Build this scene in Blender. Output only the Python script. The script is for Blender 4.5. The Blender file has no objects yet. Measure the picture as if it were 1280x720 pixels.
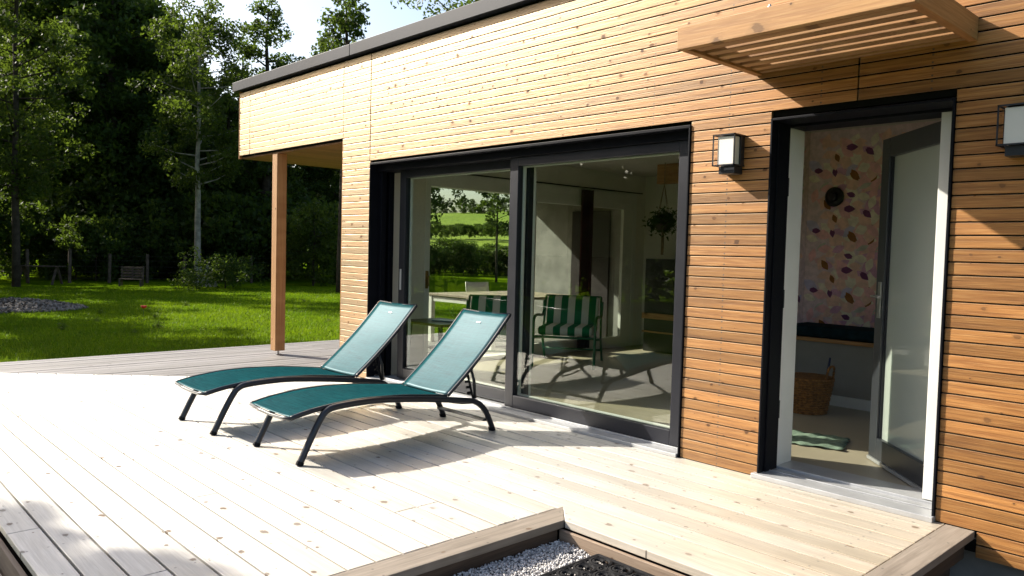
import bpy, bmesh, math, random
import numpy as np
from mathutils import Vector, Matrix
random.seed(7); rng = np.random.default_rng(7)
S = bpy.context.scene; COL = S.collection
R = math.radians
# ------------------------------------------------------------------ camera (solved from the photograph)
CF = 972.798; CP = np.array([2.5177, -4.5766, 1.4158])
CR = np.array([[0.68227964, 0.73064955, 0.02541105], [-0.05162361, 0.01347689, 0.99857567], [-0.72926641, 0.68261966, -0.04691377]])
def ray(px, py): return CR.T @ np.array([(px-640)/CF, -(py-360)/CF, 1.0])
def at(px, py, ax, v):
    d = ray(px, py); t = (v-CP[ax])/d[ax]; return CP+t*d
def ground(px, dist, z=-.35):                       # ground point along a bearing
    d = ray(px, 320); d = d/np.hypot(d[0], d[1]); return (CP[0]+d[0]*dist, CP[1]+d[1]*dist, z)
cam = bpy.data.cameras.new('camera'); co = bpy.data.objects.new('camera', cam); COL.objects.link(co); S.camera = co
cam.sensor_width = 36; cam.lens = CF/1280*36; cam.clip_end = 3000; cam.clip_start = .05
M = Matrix([[CR[0][i], CR[1][i], -CR[2][i]] for i in range(3)]).to_4x4(); M.translation = Vector(CP); co.matrix_world = M
# ------------------------------------------------------------------ node helpers
class G:
    def __init__(s, name):
        s.m = bpy.data.materials.new(name); s.m.use_nodes = True; s.t = s.m.node_tree; s.t.nodes.clear()
        s.out = s.t.nodes.new('ShaderNodeOutputMaterial')
    def n(s, typ, ins=None, **at):
        x = s.t.nodes.new('ShaderNode'+typ)
        for k, v in at.items(): setattr(x, k, v)
        for k, v in (ins or {}).items():
            i = x.inputs[k]
            if isinstance(v, bpy.types.NodeSocket): s.t.links.new(v, i)
            else: i.default_value = v
        return x
    def m_(s, op, a, b=0.0, c=0.0, clamp=False):
        x = s.n('Math', {0: a, 1: b, 2: c}, operation=op); x.use_clamp = clamp; return x.outputs[0]
    def mix(s, f, a, b, mode='MIX'):
        x = s.n('Mix', data_type='RGBA', blend_type=mode); x.clamp_factor = True
        for i, v in ((0, f), (6, a), (7, b)):
            if isinstance(v, bpy.types.NodeSocket): s.t.links.new(v, x.inputs[i])
            else: x.inputs[i].default_value = v if i == 0 else (tuple(v)+(1,))[:4]
        return x.outputs[2]
    def noise(s, vec, scale, detail=3, rough=.55, dist=0):
        return s.n('TexNoise', {'Vector': vec, 'Scale': scale, 'Detail': detail, 'Roughness': rough, 'Distortion': dist}).outputs['Fac']
    def step(s, v, a, b, lo=0., hi=1.):
        x = s.n('MapRange', {'Value': v, 'From Min': a, 'From Max': b, 'To Min': lo, 'To Max': hi}, interpolation_type='SMOOTHSTEP'); return x.outputs[0]
    def obj(s): return s.n('TexCoord').outputs['Object']
    def xyz(s, v):
        x = s.n('SeparateXYZ', {0: v}); return x.outputs
    def vec(s, x, y, z): return s.n('CombineXYZ', {0: x, 1: y, 2: z}).outputs[0]
    def bump(s, h, strength=.3, dist=.01): return s.n('Bump', {'Height': h, 'Strength': strength, 'Distance': dist}).outputs[0]
    def pbr(s, col, rough=.5, spec=.5, metal=0, normal=None, **k):
        x = s.n('BsdfPrincipled', {'Base Color': col if isinstance(col, bpy.types.NodeSocket) else tuple(col)+(1,), 'Roughness': rough, 'Specular IOR Level': spec, 'Metallic': metal, **k})
        if normal is not None: s.t.links.new(normal, x.inputs['Normal'])
        return x.outputs[0]
    def done(s, sh):
        s.t.links.new(sh, s.out.inputs[0]); return s.m
    def mixsh(s, f, a, b):
        return s.n('MixShader', {0: f, 1: a, 2: b}).outputs[0]
def plain(name, col, rough=.5, spec=.5, metal=0, var=.12, scale=6, bump=0):
    g = G(name); v = g.obj(); n = g.noise(v, scale, 4)
    c = g.mix(g.step(n, .3, .7), [x*(1-var) for x in col], [min(1, x*(1+var)) for x in col])
    r = g.m_('ADD', rough-.06, g.m_('MULTIPLY', n, .12))
    nm = g.bump(g.noise(v, scale*14, 2), bump, .004) if bump else None
    return g.done(g.pbr(c, r, spec, metal, nm))
def wood(name, dark, mid, light, along, across, knots=.55, kscale=6.5, screws=None, worn=None, bmp=.3, gcol=(1, .97, .92), g0=.0, g1=.0, gpow=2., grough=.5, stain=.25, grain=45, kcol=(.07, .03, .012), isl=.5):
    """boards: grain runs along one object axis; knots, screw heads and weather stains; a rough surface gloss that grows at grazing view"""
    g = G(name); v = g.obj(); c = g.xyz(v); u = c[along]; w = c[across]; o = c[3-along-across]
    isr = g.m_('FRACT', g.m_('ADD', g.n('NewGeometry').outputs['Random Per Island'], g.m_('MULTIPLY', g.n('ObjectInfo').outputs['Random'], 7.31)))
    off = g.m_('MULTIPLY', isr, 37.0)
    uu = g.m_('ADD', u, off)
    gv = g.vec(g.m_('MULTIPLY', uu, 1.3), g.m_('MULTIPLY', w, grain), g.m_('MULTIPLY', o, grain))
    n1 = g.noise(gv, 1.0, 4, .6, .6)
    n2 = g.noise(g.vec(g.m_('MULTIPLY', uu, 5), g.m_('MULTIPLY', w, grain*3), o), 1.0, 2)
    blot = g.noise(g.vec(g.m_('MULTIPLY', uu, 1.1), g.m_('MULTIPLY', w, 3.0), o), 1.0, 4, .6)
    col = g.mix(g.step(n1, .3, .72), dark, mid)
    col = g.mix(g.m_('MULTIPLY', g.step(n2, .45, .75), .5), col, light)
    tone = g.m_('MULTIPLY_ADD', isr, isl, 1-isl*.5)
    col = g.mix(1.0, col, g.vec(tone, tone, g.m_('POWER', tone, 1.15)), 'MULTIPLY')
    if worn:                                            # boards less bleached towards one end: (x from, x to, tint)
        wn = g.m_('ADD', g.step(c[0], worn[0], worn[1]), g.m_('MULTIPLY', g.m_('SUBTRACT', blot, .5), 1.1), clamp=True)
        col = g.mix(wn, col, g.mix(1.0, col, worn[2], 'MULTIPLY'))
    col = g.mix(g.m_('MULTIPLY', g.step(blot, .5, .75), stain), col, [x*.5 for x in dark])
    # knots
    vo = g.n('TexVoronoi', {'Vector': g.vec(g.m_('MULTIPLY', g.m_('ADD', uu, g.m_('MULTIPLY', n1, .02)), .75), w, off), 'Scale': kscale}, voronoi_dimensions='2D')
    vo.inputs['Randomness'].default_value = 1.0
    d = g.m_('MULTIPLY', vo.outputs['Distance'], g.m_('MULTIPLY_ADD', g.noise(g.vec(g.m_('MULTIPLY', uu, 22), g.m_('MULTIPLY', w, 60), off), 1.0, 2), 1.5, .25)); cr = g.xyz(vo.outputs['Color'])
    keep = g.step(cr[0], 1-knots-.01, 1-knots+.01)
    rad = g.m_('MULTIPLY_ADD', g.m_('POWER', cr[1], 2.0), .085, .02)
    k = g.m_('MULTIPLY', keep, g.step(g.m_('DIVIDE', d, rad), 1.15, .75))
    halo = g.m_('MULTIPLY', keep, g.step(g.m_('DIVIDE', d, rad), 2.6, 1.0))
    col = g.mix(g.m_('MULTIPLY', halo, .35), col, [x*.62 for x in mid])
    col = g.mix(g.m_('MULTIPLY', k, g.m_('MULTIPLY_ADD', cr[2], .5, .45)), col, kcol)
    h = g.m_('ADD', g.m_('ADD', g.m_('MULTIPLY', n2, .5), g.m_('MULTIPLY', n1, .5)), g.m_('MULTIPLY', halo, .12))
    if screws:                                          # (pitch along, board pitch, board origin)
        pu, pw, ow = screws
        fu = g.m_('MULTIPLY', g.m_('SUBTRACT', g.m_('FRACT', g.m_('DIVIDE', u, pu)), .5), pu)
        fw0 = g.m_('FRACT', g.m_('DIVIDE', g.m_('SUBTRACT', w, ow), pw))
        for q in (.2, .78):
            fw = g.m_('MULTIPLY', g.m_('SUBTRACT', fw0, q), pw)
            dd = g.m_('SQRT', g.m_('ADD', g.m_('MULTIPLY', fu, fu), g.m_('MULTIPLY', fw, fw)))
            s = g.step(dd, .0075, .004)
            col = g.mix(g.m_('MULTIPLY', s, .85), col, (.06, .05, .045))
    nm = g.bump(h, bmp, .005)
    sh = g.pbr(col, .62, .35, 0, nm)
    if g0 or g1:
        f = g.n('LayerWeight', {'Blend': .5}).outputs['Facing']
        fac = g.m_('ADD', g0, g.m_('MULTIPLY', g1, g.m_('POWER', f, gpow)), clamp=True)
        fac = g.m_('MULTIPLY', fac, g.m_('SUBTRACT', 1.0, g.m_('ADD', g.m_('MULTIPLY', k, .8), g.m_('MULTIPLY', halo, .25)), clamp=True))
        gl = g.n('BsdfGlossy', {'Color': g.mix(.55, col, gcol), 'Roughness': grough, 'Normal': nm}).outputs[0]
        sh = g.mixsh(fac, sh, gl)
    return g.done(sh)
def glass(name, tint=(.86, .92, .88), f0=.055, boost=1.0):
    g = G(name)
    f = g.n('LayerWeight', {'Blend': .5}).outputs['Facing']
    fr = g.m_('MULTIPLY', boost, g.m_('ADD', f0, g.m_('MULTIPLY', 1-f0, g.m_('POWER', f, 5.0))), clamp=True)
    t = g.n('BsdfTransparent', {'Color': tint+(1,)}).outputs[0]
    gl = g.n('BsdfGlossy', {'Color': (1, 1, 1, 1), 'Roughness': 0.0}).outputs[0]
    return g.done(g.mixsh(fr, t, gl))
def leafmat(name, a, b, c, trans=.35):
    g = G(name); r = g.n('NewGeometry').outputs['Random Per Island']
    col = g.mix(g.step(r, .0, .6), a, b); col = g.mix(g.step(r, .8, 1.0), col, c)
    n = g.noise(g.obj(), .55, 2); col = g.mix(g.m_('MULTIPLY', g.step(n, .4, .7), .45), col, [x*.6 for x in a])
    d = g.pbr(col, .6, .18)
    t = g.n('BsdfTranslucent', {'Color': g.mix(.5, col, (.16, .24, .02))}).outputs[0]
    return g.done(g.mixsh(trans, d, t))
# ------------------------------------------------------------------ mesh builder
class MB:
    def __init__(s): s.v = []; s.f = []; s.mi = []; s.cur = 0
    def _add(s, vs, fs):
        o = len(s.v); s.v += [tuple(x) for x in vs]; s.f += [tuple(o+i for i in f) for f in fs]; s.mi += [s.cur]*len(fs); return s
    def box(s, x0, y0, z0, x1, y1, z1):
        x0, x1 = sorted((x0, x1)); y0, y1 = sorted((y0, y1)); z0, z1 = sorted((z0, z1))
        return s._add([(x0,y0,z0),(x1,y0,z0),(x1,y1,z0),(x0,y1,z0),(x0,y0,z1),(x1,y0,z1),(x1,y1,z1),(x0,y1,z1)],
            [(0,3,2,1),(4,5,6,7),(0,1,5,4),(1,2,6,5),(2,3,7,6),(3,0,4,7)])
    def obox(s, c, ax, ay, az):                          # centre and half-axis vectors
        c = Vector(c); ax, ay, az = Vector(ax), Vector(ay), Vector(az)
        vs = [c+i*ax+j*ay+k*az for k in (-1,1) for j in (-1,1) for i in (-1,1)]
        return s._add(vs, [(0,2,3,1),(4,5,7,6),(0,1,5,4),(1,3,7,5),(3,2,6,7),(2,0,4,6)])
    def prism(s, poly, axis, a, b):                      # polygon extruded along an axis
        n = len(poly); vs = []
        for t in (a, b):
            for p in poly:
                q = list(p); q.insert(axis, t); vs.append(tuple(q))
        fs = [tuple(range(n))[::-1], tuple(range(n, 2*n))]+[(i, (i+1) % n, n+(i+1) % n, n+i) for i in range(n)]
        return s._add(vs, fs)
    def tube(s, pts, r, n=8, flat=1.0, closed=False, up=(0, 0, 1)):
        pts = [Vector(p) for p in pts]; m = len(pts); rs = r if isinstance(r, (list, tuple)) else [r]*m
        vs = []
        for i, p in enumerate(pts):
            if closed: t = (pts[(i+1) % m]-pts[i-1])
            else: t = pts[min(i+1, m-1)]-pts[max(i-1, 0)]
            t.normalize(); u = Vector(up)
            if abs(t.dot(u)) > .95: u = Vector((1, 0, 0))
            a = t.cross(u).normalized(); b = a.cross(t).normalized()
            for k in range(n):
                an = 2*math.pi*k/n+math.pi/n; vs.append(p+a*rs[i]*math.cos(an)+b*rs[i]*flat*math.sin(an))
        fs = []
        for i in range(m if closed else m-1):
            j = (i+1) % m
            for k in range(n): fs.append((i*n+k, i*n+(k+1) % n, j*n+(k+1) % n, j*n+k))
        if not closed: fs += [tuple(range(n))[::-1], tuple(range((m-1)*n, m*n))]
        return s._add(vs, fs)
    def lathe(s, prof, c=(0, 0, 0), n=20, ex=1.0, ey=1.0):
        vs = []; m = len(prof)
        for r, z in prof:
            for k in range(n):
                a = 2*math.pi*k/n; vs.append((c[0]+r*math.cos(a)*ex, c[1]+r*math.sin(a)*ey, c[2]+z))
        fs = [(i*n+k, i*n+(k+1) % n, (i+1)*n+(k+1) % n, (i+1)*n+k) for i in range(m-1) for k in range(n)]
        fs += [tuple(range(n))[::-1], tuple(range((m-1)*n, m*n))]
        return s._add(vs, fs)
    def grid(s, P):                                      # P[i][j] points
        h, w = len(P), len(P[0])
        return s._add([p for row in P for p in row], [(i*w+j, i*w+j+1, (i+1)*w+j+1, (i+1)*w+j) for i in range(h-1) for j in range(w-1)])
    def build(s, name, mats, parent=None, bevel=0, smooth=False, solid=0, label=None):
        me = bpy.data.meshes.new(name); me.from_pydata(s.v, [], s.f); me.update()
        mats = mats if isinstance(mats, (list, tuple)) else [mats]
        for m in mats: me.materials.append(m)
        if len(mats) > 1: me.polygons.foreach_set('material_index', s.mi)
        bm = bmesh.new(); bm.from_mesh(me); bmesh.ops.recalc_face_normals(bm, faces=bm.faces) if not solid else None; bm.to_mesh(me); bm.free()
        if smooth: me.polygons.foreach_set('use_smooth', [True]*len(me.polygons))
        o = bpy.data.objects.new(name, me); COL.objects.link(o)
        if parent: o.parent = parent
        if solid: q = o.modifiers.new('solid', 'SOLIDIFY'); q.thickness = solid; q.offset = 0
        if bevel:
            q = o.modifiers.new('bevel', 'BEVEL'); q.width = bevel; q.segments = 2; q.limit_method = 'ANGLE'; q.angle_limit = R(40)
        if label: o['label'] = label
        return o
def raw(name, verts, faces, mat, parent=None, smooth=False):
    """fast mesh from numpy arrays, all faces the same size"""
    me = bpy.data.meshes.new(name); nv, nf, k = len(verts), len(faces), faces.shape[1]
    me.vertices.add(nv); me.vertices.foreach_set('co', verts.astype(np.float32).ravel())
    me.loops.add(nf*k); me.loops.foreach_set('vertex_index', faces.astype(np.int32).ravel())
    me.polygons.add(nf); me.polygons.foreach_set('loop_start', np.arange(0, nf*k, k, dtype=np.int32))
    if smooth: me.polygons.foreach_set('use_smooth', np.ones(nf, dtype=bool))
    me.update(calc_edges=True); me.materials.append(mat)
    if parent is False: return me
    o = bpy.data.objects.new(name, me); COL.objects.link(o)
    if parent: o.parent = parent
    return o
def thing(name, label, cat, loc=(0, 0, 0), rz=0, group=None):
    o = bpy.data.objects.new(name, None); COL.objects.link(o); o.location = loc; o.rotation_euler.z = rz; o.empty_display_size = .1
    return tag(o, label, cat, group)
def tag(o, label=None, cat=None, group=None, kind=None):
    for k, v in (('label', label), ('category', cat), ('group', group), ('kind', kind)):
        if v: o[k] = v
    return o
def dup(root, loc, rz=0, label=None, scale=None, group=None):
    r = root.copy(); COL.objects.link(r); r.location = loc; r.rotation_euler = (0, 0, rz)
    if scale: r.scale = scale if isinstance(scale, tuple) else (scale,)*3
    if label: r['label'] = label
    if group: r['group'] = group
    for ch in list(root.children):
        c = ch.copy(); COL.objects.link(c); c.parent = r
        for q in list(ch.children):
            d = q.copy(); COL.objects.link(d); d.parent = c
    return r
# ------------------------------------------------------------------ materials
CLAD = wood('larch_cladding', (.20, .079, .020), (.385, .172, .046), (.51, .277, .098), 0, 2, knots=.75, kscale=6.5, screws=(.62, .0709, .005), bmp=.6, gcol=(1, .915, .70), g0=.0, g1=2.3, gpow=1.85, grough=.5, stain=.3, grain=50, isl=.65)
CANO = wood('larch_beam', (.30, .15, .06), (.42, .225, .085), (.48, .29, .125), 0, 2, knots=.9, kscale=3.4, grain=28, stain=.15, g1=.15, isl=.3)
CANOY = wood('larch_beam_crosswise', (.30, .13, .04), (.42, .20, .07), (.5, .27, .11), 1, 2, knots=.35, kscale=5, stain=.15, g1=.1, isl=.3)
POSTW = wood('post_timber', (.30, .15, .06), (.41, .22, .09), (.5, .29, .13), 2, 0, knots=.2, kscale=4, stain=.1, g1=.1, isl=.1)
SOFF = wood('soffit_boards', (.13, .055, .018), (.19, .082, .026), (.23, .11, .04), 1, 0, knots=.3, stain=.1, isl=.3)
DECKX = wood('pine_decking', (.37, .35, .315), (.51, .485, .445), (.60, .58, .545), 0, 1, worn=(-1.6, 2.0, (.90, .76, .56)), knots=.75, kscale=5.6, screws=(.6, .1475, -3.8198), bmp=.5, gcol=(1, .985, .93), g0=.02, g1=1.0, gpow=2.1, grough=.58, stain=.3, grain=32, kcol=(.13, .085, .05), isl=.3)
DECKY = wood('grey_cross_decking', (.15, .141, .134), (.235, .223, .213), (.31, .295, .28), 1, 0, knots=.35, kscale=5.2, g0=.02, g1=.12, gpow=2.5, grough=.5, stain=.4, grain=50, kcol=(.1, .08, .06), isl=.4)  # weathered grey, also darkened to stand in for weaker sheen across the grain
BORD = wood('deck_border_wood', (.17, .14, .11), (.25, .21, .17), (.33, .285, .235), 1, 0, knots=.45, kscale=5, screws=(.6, .1475, -.37), g0=.02, g1=.12, gpow=2.2, grough=.6, stain=.45, grain=32, kcol=(.12, .08, .05), isl=.15)
FASC = wood('deck_fascia_wood', (.19, .135, .095), (.27, .20, .145), (.34, .26, .19), 0, 2, knots=.3, kscale=5, stain=.4, grain=40, isl=.2)
FASCY = wood('fascia_wood_crosswise_shaded', (.05, .032, .022), (.08, .052, .034), (.115, .076, .05), 1, 2, knots=.3, kscale=5, stain=.4, grain=40, isl=.2)  # fascia colour darkened to carry the shade of faces turned from the sun
BLACK = plain('anthracite_aluminium', (.012, .013, .019), .42, .4, 0, .1, 3)
REVEAL = plain('dark_metal_reveal', (.0035, .004, .007), .55, .12, 0, .1, 3)
FLASH = plain('roof_edge_metal', (.016, .019, .029), .55, .2, 0, .15, 1.5)
ALU = plain('brushed_aluminium', (.46, .47, .48), .42, .5, .55, .06, 8)
WHITE = plain('white_frame', (.70, .70, .67), .4, .5, 0, .04, 3)
WALLW = plain('white_plaster', (.70, .67, .61), .85, .2, 0, .04, 2, .15)
CEIL = plain('white_ceiling', (.60, .56, .52), .9, .1, 0, .03, 2)
FLOOR = plain('beige_screed_floor', (.36, .31, .23), .42, .5, 0, .08, 1.3)
GREYP = plain('grey_panel', (.27, .255, .23), .6, .3, 0, .06, 3)
CONC = plain('concrete', (.25, .245, .235), .9, .2, 0, .2, 3, .4)
MEMB = plain('black_membrane', (.012, .011, .01), .9, .1)
GLASS = glass('window_glass', (.91, .94, .90), .05, 1.05)
STEEL = plain('galvanised_steel', (.4, .4, .4), .35, .5, .9, .1, 10)
RUBBER = plain('black_rubber', (.011, .011, .012), .8, .15, 0, .3, 20, .2)
LMET = plain('lounger_frame_paint', (.012, .014, .019), .34, .5, 0, .1, 8)
# ------------------------------------------------------------------ world and sun
SUN = Vector((-1.40, -.60, 1.0)).normalized()
w = bpy.data.worlds.new('World'); S.world = w; w.use_nodes = True; nt = w.node_tree
sky = nt.nodes.new('ShaderNodeTexSky'); sky.sky_type = 'NISHITA'; sky.sun_disc = False
sky.sun_elevation = math.asin(SUN.z); sky.sun_rotation = math.atan2(SUN.x, SUN.y); sky.dust_density = 3.0; sky.ozone_density = .6
bg = nt.nodes['Background']; bg.inputs[1].default_value = .106; nt.links.new(sky.outputs[0], bg.inputs[0])
L = bpy.data.lights.new('sun', 'SUN'); L.energy = 5.0; L.angle = R(.53); L.color = (1.0, .93, .82)
lo = bpy.data.objects.new('sun', L); COL.objects.link(lo); lo.rotation_euler = (-SUN).to_track_quat('-Z', 'Y').to_euler(); lo.location = (-20, -10, 30)
S.view_settings.view_transform = 'Standard'; S.view_settings.look = 'None'; S.view_settings.exposure = 1.25; S.view_settings.gamma = 1; S.view_settings.use_curve_mapping = False
S.cycles.caustics_reflective = False; S.cycles.caustics_refractive = False; S.cycles.transparent_max_bounces = 24; S.cycles.max_bounces = 10
S.cycles.sample_clamp_indirect = 6; S.cycles.use_denoising = True
# ------------------------------------------------------------------ ground
GZ = -.35
def grassmat():
    g = G('lawn_grass'); v = g.obj(); n = g.noise(v, .5, 5, .6); n2 = g.noise(v, 14, 4, .7); n3 = g.noise(v, .12, 3)
    c = g.mix(g.step(n, .35, .68), (.068, .128, .004), (.122, .188, .004)); c = g.mix(g.m_('MULTIPLY', g.step(n2, .4, .7), .6), c, (.028, .07, .003))
    c = g.mix(g.m_('MULTIPLY', g.step(n3, .5, .7), .4), c, (.10, .145, .006))
    return g.done(g.pbr(c, .9, .0, 0, g.bump(n2, 1.0, .05)))
def hillmat():
    g = G('hill_meadow'); v = g.obj(); n = g.noise(v, .02, 4, .6); n2 = g.noise(v, .35, 4, .7)
    c = g.mix(g.step(n, .35, .65), (.12, .19, .016), (.19, .25, .03)); c = g.mix(g.m_('MULTIPLY', g.step(n2, .45, .7), .5), c, (.06, .10, .015))
    return g.done(g.pbr(c, .9, .1))
GRASS = grassmat()
b = MB(); b.grid([[(x, y, GZ) for x in np.linspace(-900, 500, 15)] for y in np.linspace(-900, 900, 15)]); tag(b.build('lawn', GRASS), kind='structure')
P = []
for r in np.concatenate([np.linspace(75, 330, 40), np.linspace(360, 900, 6)]):
    row = []
    for a in np.radians(np.linspace(95, 265, 70)):
        t = min(max((r-78)/200, 0), 1); h = t*t*(3-2*t)*(15+2.5*math.sin(a*7)+3*math.sin(a*3.1+1))+.8*math.sin(r*.05+a*9)*t
        row.append((r*math.cos(a), r*math.sin(a), GZ+(.01 if t > 0 else -.3)+h))
    P.append(row)
b = MB(); b.grid(P); tag(b.build('hillside', hillmat(), smooth=True), kind='structure')
# grass blades on the part of the lawn that is near enough to show them
n = 60000; d = 10.5*np.exp(rng.random(n)*1.15); pxx = rng.uniform(-60, 660, n)
base = np.array([ground(a, q) for a, q in zip(pxx, d)]); ok = (base[:, 0] < -8.15); base = base[ok]; n = len(base)
an = rng.uniform(0, 6.283, n); hh = rng.uniform(.03, .085, n); ww = rng.uniform(.006, .012, n); ln = rng.normal(0, .025, (n, 2))
V = np.zeros((n, 3, 3)); dx = np.stack([np.cos(an)*ww, np.sin(an)*ww, 0*an], 1)
V[:, 0] = base-dx; V[:, 1] = base+dx; V[:, 2] = base; V[:, 2, 2] += hh; V[:, 2, :2] += ln
tag(raw('grass', V.reshape(-1, 3), np.arange(n*3).reshape(-1, 3), leafmat('grass_blade', (.075, .138, .004), (.122, .19, .004), (.185, .235, .009), .45)), 'short green lawn grass beyond the deck', 'grass', kind='stuff')
# ------------------------------------------------------------------ deck
PITCH = .1475; Y0 = -3.8198; XL = -7.93
def mitre(y): return (y+.0)/1.16-4.59
deck = MB(); bor = MB()
zt, zb = 0.0, -.032; gap = .0055
for k in range(26):
    ya, yb = Y0+k*PITCH+gap, Y0+(k+1)*PITCH-gap
    if yb > .02: yb = min(yb, .0)
    if ya > -.02: continue
    xr = 1.108 if yb > -1.41 else -.402
    z = rng.normal(0, .0006)
    xa0, xa1 = mitre(ya)+.003, mitre(yb)+.003
    cuts = [None]+[random.choice([-4.2, -3.0, -1.8, -.9] if xr < 0 else [-4.2, -3.0])]+[xr]
    for i in range(len(cuts)-1):
        l = cuts[i]; rr = cuts[i+1]
        if l is not None and l >= rr: continue
        rr2 = rr-.002
        if l is None: poly = [(xa0, ya), (rr2, ya), (rr2, yb), (xa1, yb)]
        else: poly = [(l+.002, ya), (rr2, ya), (rr2, yb), (l+.002, yb)]
        if poly[1][0] > poly[0][0]+.05: deck.prism(poly, 2, zb, zt+z)
D = deck.build('deck', DECKX, bevel=.003); tag(D, kind='structure')
gy = MB()
k = 0
while True:
    xa, xb = XL+k*PITCH+gap, XL+(k+1)*PITCH-gap; k += 1
    if xa > -4.65: break
    xb = min(xb, -4.66)
    ymax = 4.98 if xb < -5.2 else .0
    if xa < -5.2 < xb: xb = -5.2; ymax = 4.98
    ya, yb = 1.16*(xa+4.59), 1.16*(xb+4.59)
    cut = random.choice([None, 0.9, 2.1, -.4])
    if cut is None or cut < yb+.3 or cut > ymax-.3: gy.prism([(xa, ya), (xb, yb), (xb, ymax), (xa, ymax)], 2, zb, rng.normal(0, .001))
    else:
        gy.prism([(xa, ya), (xb, yb), (xb, cut-.002), (xa, cut-.002)], 2, zb, rng.normal(0, .001)); gy.prism([(xa, cut+.002), (xb, cut+.002), (xb, ymax), (xa, ymax)], 2, zb, rng.normal(0, .001))
gy.build('terrace_boards', DECKY, D, bevel=.003)
# border boards round the gravel bay and along the right end, mitred at the corner
e = .0025
bor.prism([(-.398+e, -1.415), (-.238, -1.575), (-.238, -5.2), (-.398+e, -5.2)], 2, zb-.008, .0012)
bor.prism([(1.112, .0), (1.254, .0), (1.254, -1.575), (1.112, -1.419)], 2, zb-.008, .0012)
bor.build('border_board', BORD, D, bevel=.003)
b = MB(); b.prism([(-.392, -1.4215+e), (1.106, -1.4215+e), (1.251, -1.575), (-.232, -1.575)], 2, zb-.008, .0012); b.build('border_board', DECKX, D, bevel=.003)
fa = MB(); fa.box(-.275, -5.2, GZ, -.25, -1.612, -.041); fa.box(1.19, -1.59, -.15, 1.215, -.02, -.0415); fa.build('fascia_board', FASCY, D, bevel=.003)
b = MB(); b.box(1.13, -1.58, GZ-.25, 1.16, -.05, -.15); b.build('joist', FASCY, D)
fb = MB(); fb.box(-.249, -1.6, GZ, 1.19, -1.578, -.047); fb.box(XL-.02, Y0-.026, GZ, -.276, Y0-.002, -.045); fb.box(XL-.03, Y0, GZ, XL-.005, 5., -.04); fb.build('fascia_board', FASC, D, bevel=.003)
st = MB()
for i in range(2): st.box(XL, Y0-.035-.1475*(i+1)+.006, -.19, -.3, Y0-.035-.1475*i, -.155)
st.build('step', DECKX, D, bevel=.003)
sub = MB(); sub.box(XL+.03, Y0+.03, GZ-.02, -.3, -.02, -.06); sub.box(-.3, -1.57, GZ-.02, 1.12, -.02, -.06); sub.box(XL+.03, .0, GZ-.02, -5.25, 4.95, -.06); sub.build('substructure', MEMB, D)
# gravel bay
gb = MB(); gb.box(-.2485, -4.9, GZ-.1, 1.25, -1.602, -.135); tag(gb.build('gravel_bed', plain('grit', (.28, .26, .25), .9, .2, 0, .3, 30)), kind='structure')
ph = (1+5**.5)/2
IV = np.array([(-1, ph, 0), (1, ph, 0), (-1, -ph, 0), (1, -ph, 0), (0, -1, ph), (0, 1, ph), (0, -1, -ph), (0, 1, -ph), (ph, 0, -1), (ph, 0, 1), (-ph, 0, -1), (-ph, 0, 1)])/1.9
IF = np.array([(0,11,5),(0,5,1),(0,1,7),(0,7,10),(0,10,11),(1,5,9),(5,11,4),(11,10,2),(10,7,6),(7,1,8),(3,9,4),(3,4,2),(3,2,6),(3,6,8),(3,8,9),(4,9,5),(2,4,11),(6,2,10),(8,6,7),(9,8,1)])
def stones(pts, smin, smax):
    n = len(pts); v = IV[None]*rng.uniform(.65, 1.2, (n, 12, 1))*rng.uniform(.6, 1.2, (n, 1, 3))*rng.uniform(smin, smax, (n, 1, 1))
    a = rng.uniform(0, 6.28, n); c, s = np.cos(a)[:, None], np.sin(a)[:, None]
    v = np.stack([v[:, :, 0]*c-v[:, :, 1]*s, v[:, :, 0]*s+v[:, :, 1]*c, v[:, :, 2]], 2)+pts[:, None, :]
    return v.reshape(-1, 3), (IF[None]+np.arange(n)[:, None, None]*12).reshape(-1, 3)
MXL = .05; n = 17000; gp = np.stack([rng.uniform(-.245, .75, n), -1.607-rng.random(n)*.85, rng.uniform(-.142, -.118, n)], 1)
gp = gp[~((gp[:, 0] > MXL+.01) & (gp[:, 1] < -1.63) & (rng.random(n) > .12))]
gp[:, 2] += .022*np.exp(-((gp[:, 0]+.2)/.2)**2)
sg = G('gravel_stone'); rr = sg.n('NewGeometry').outputs['Random Per Island']
GRAV = sg.done(sg.pbr(sg.mix(sg.step(rr, 0, 1), (.34, .33, .325), (.66, .63, .60)), .95, .05))
v, f = stones(gp, .0045, .009); tag(raw('gravel', v, f, GRAV), 'pale grey gravel filling the bay beside the deck', 'gravel', kind='stuff')
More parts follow.
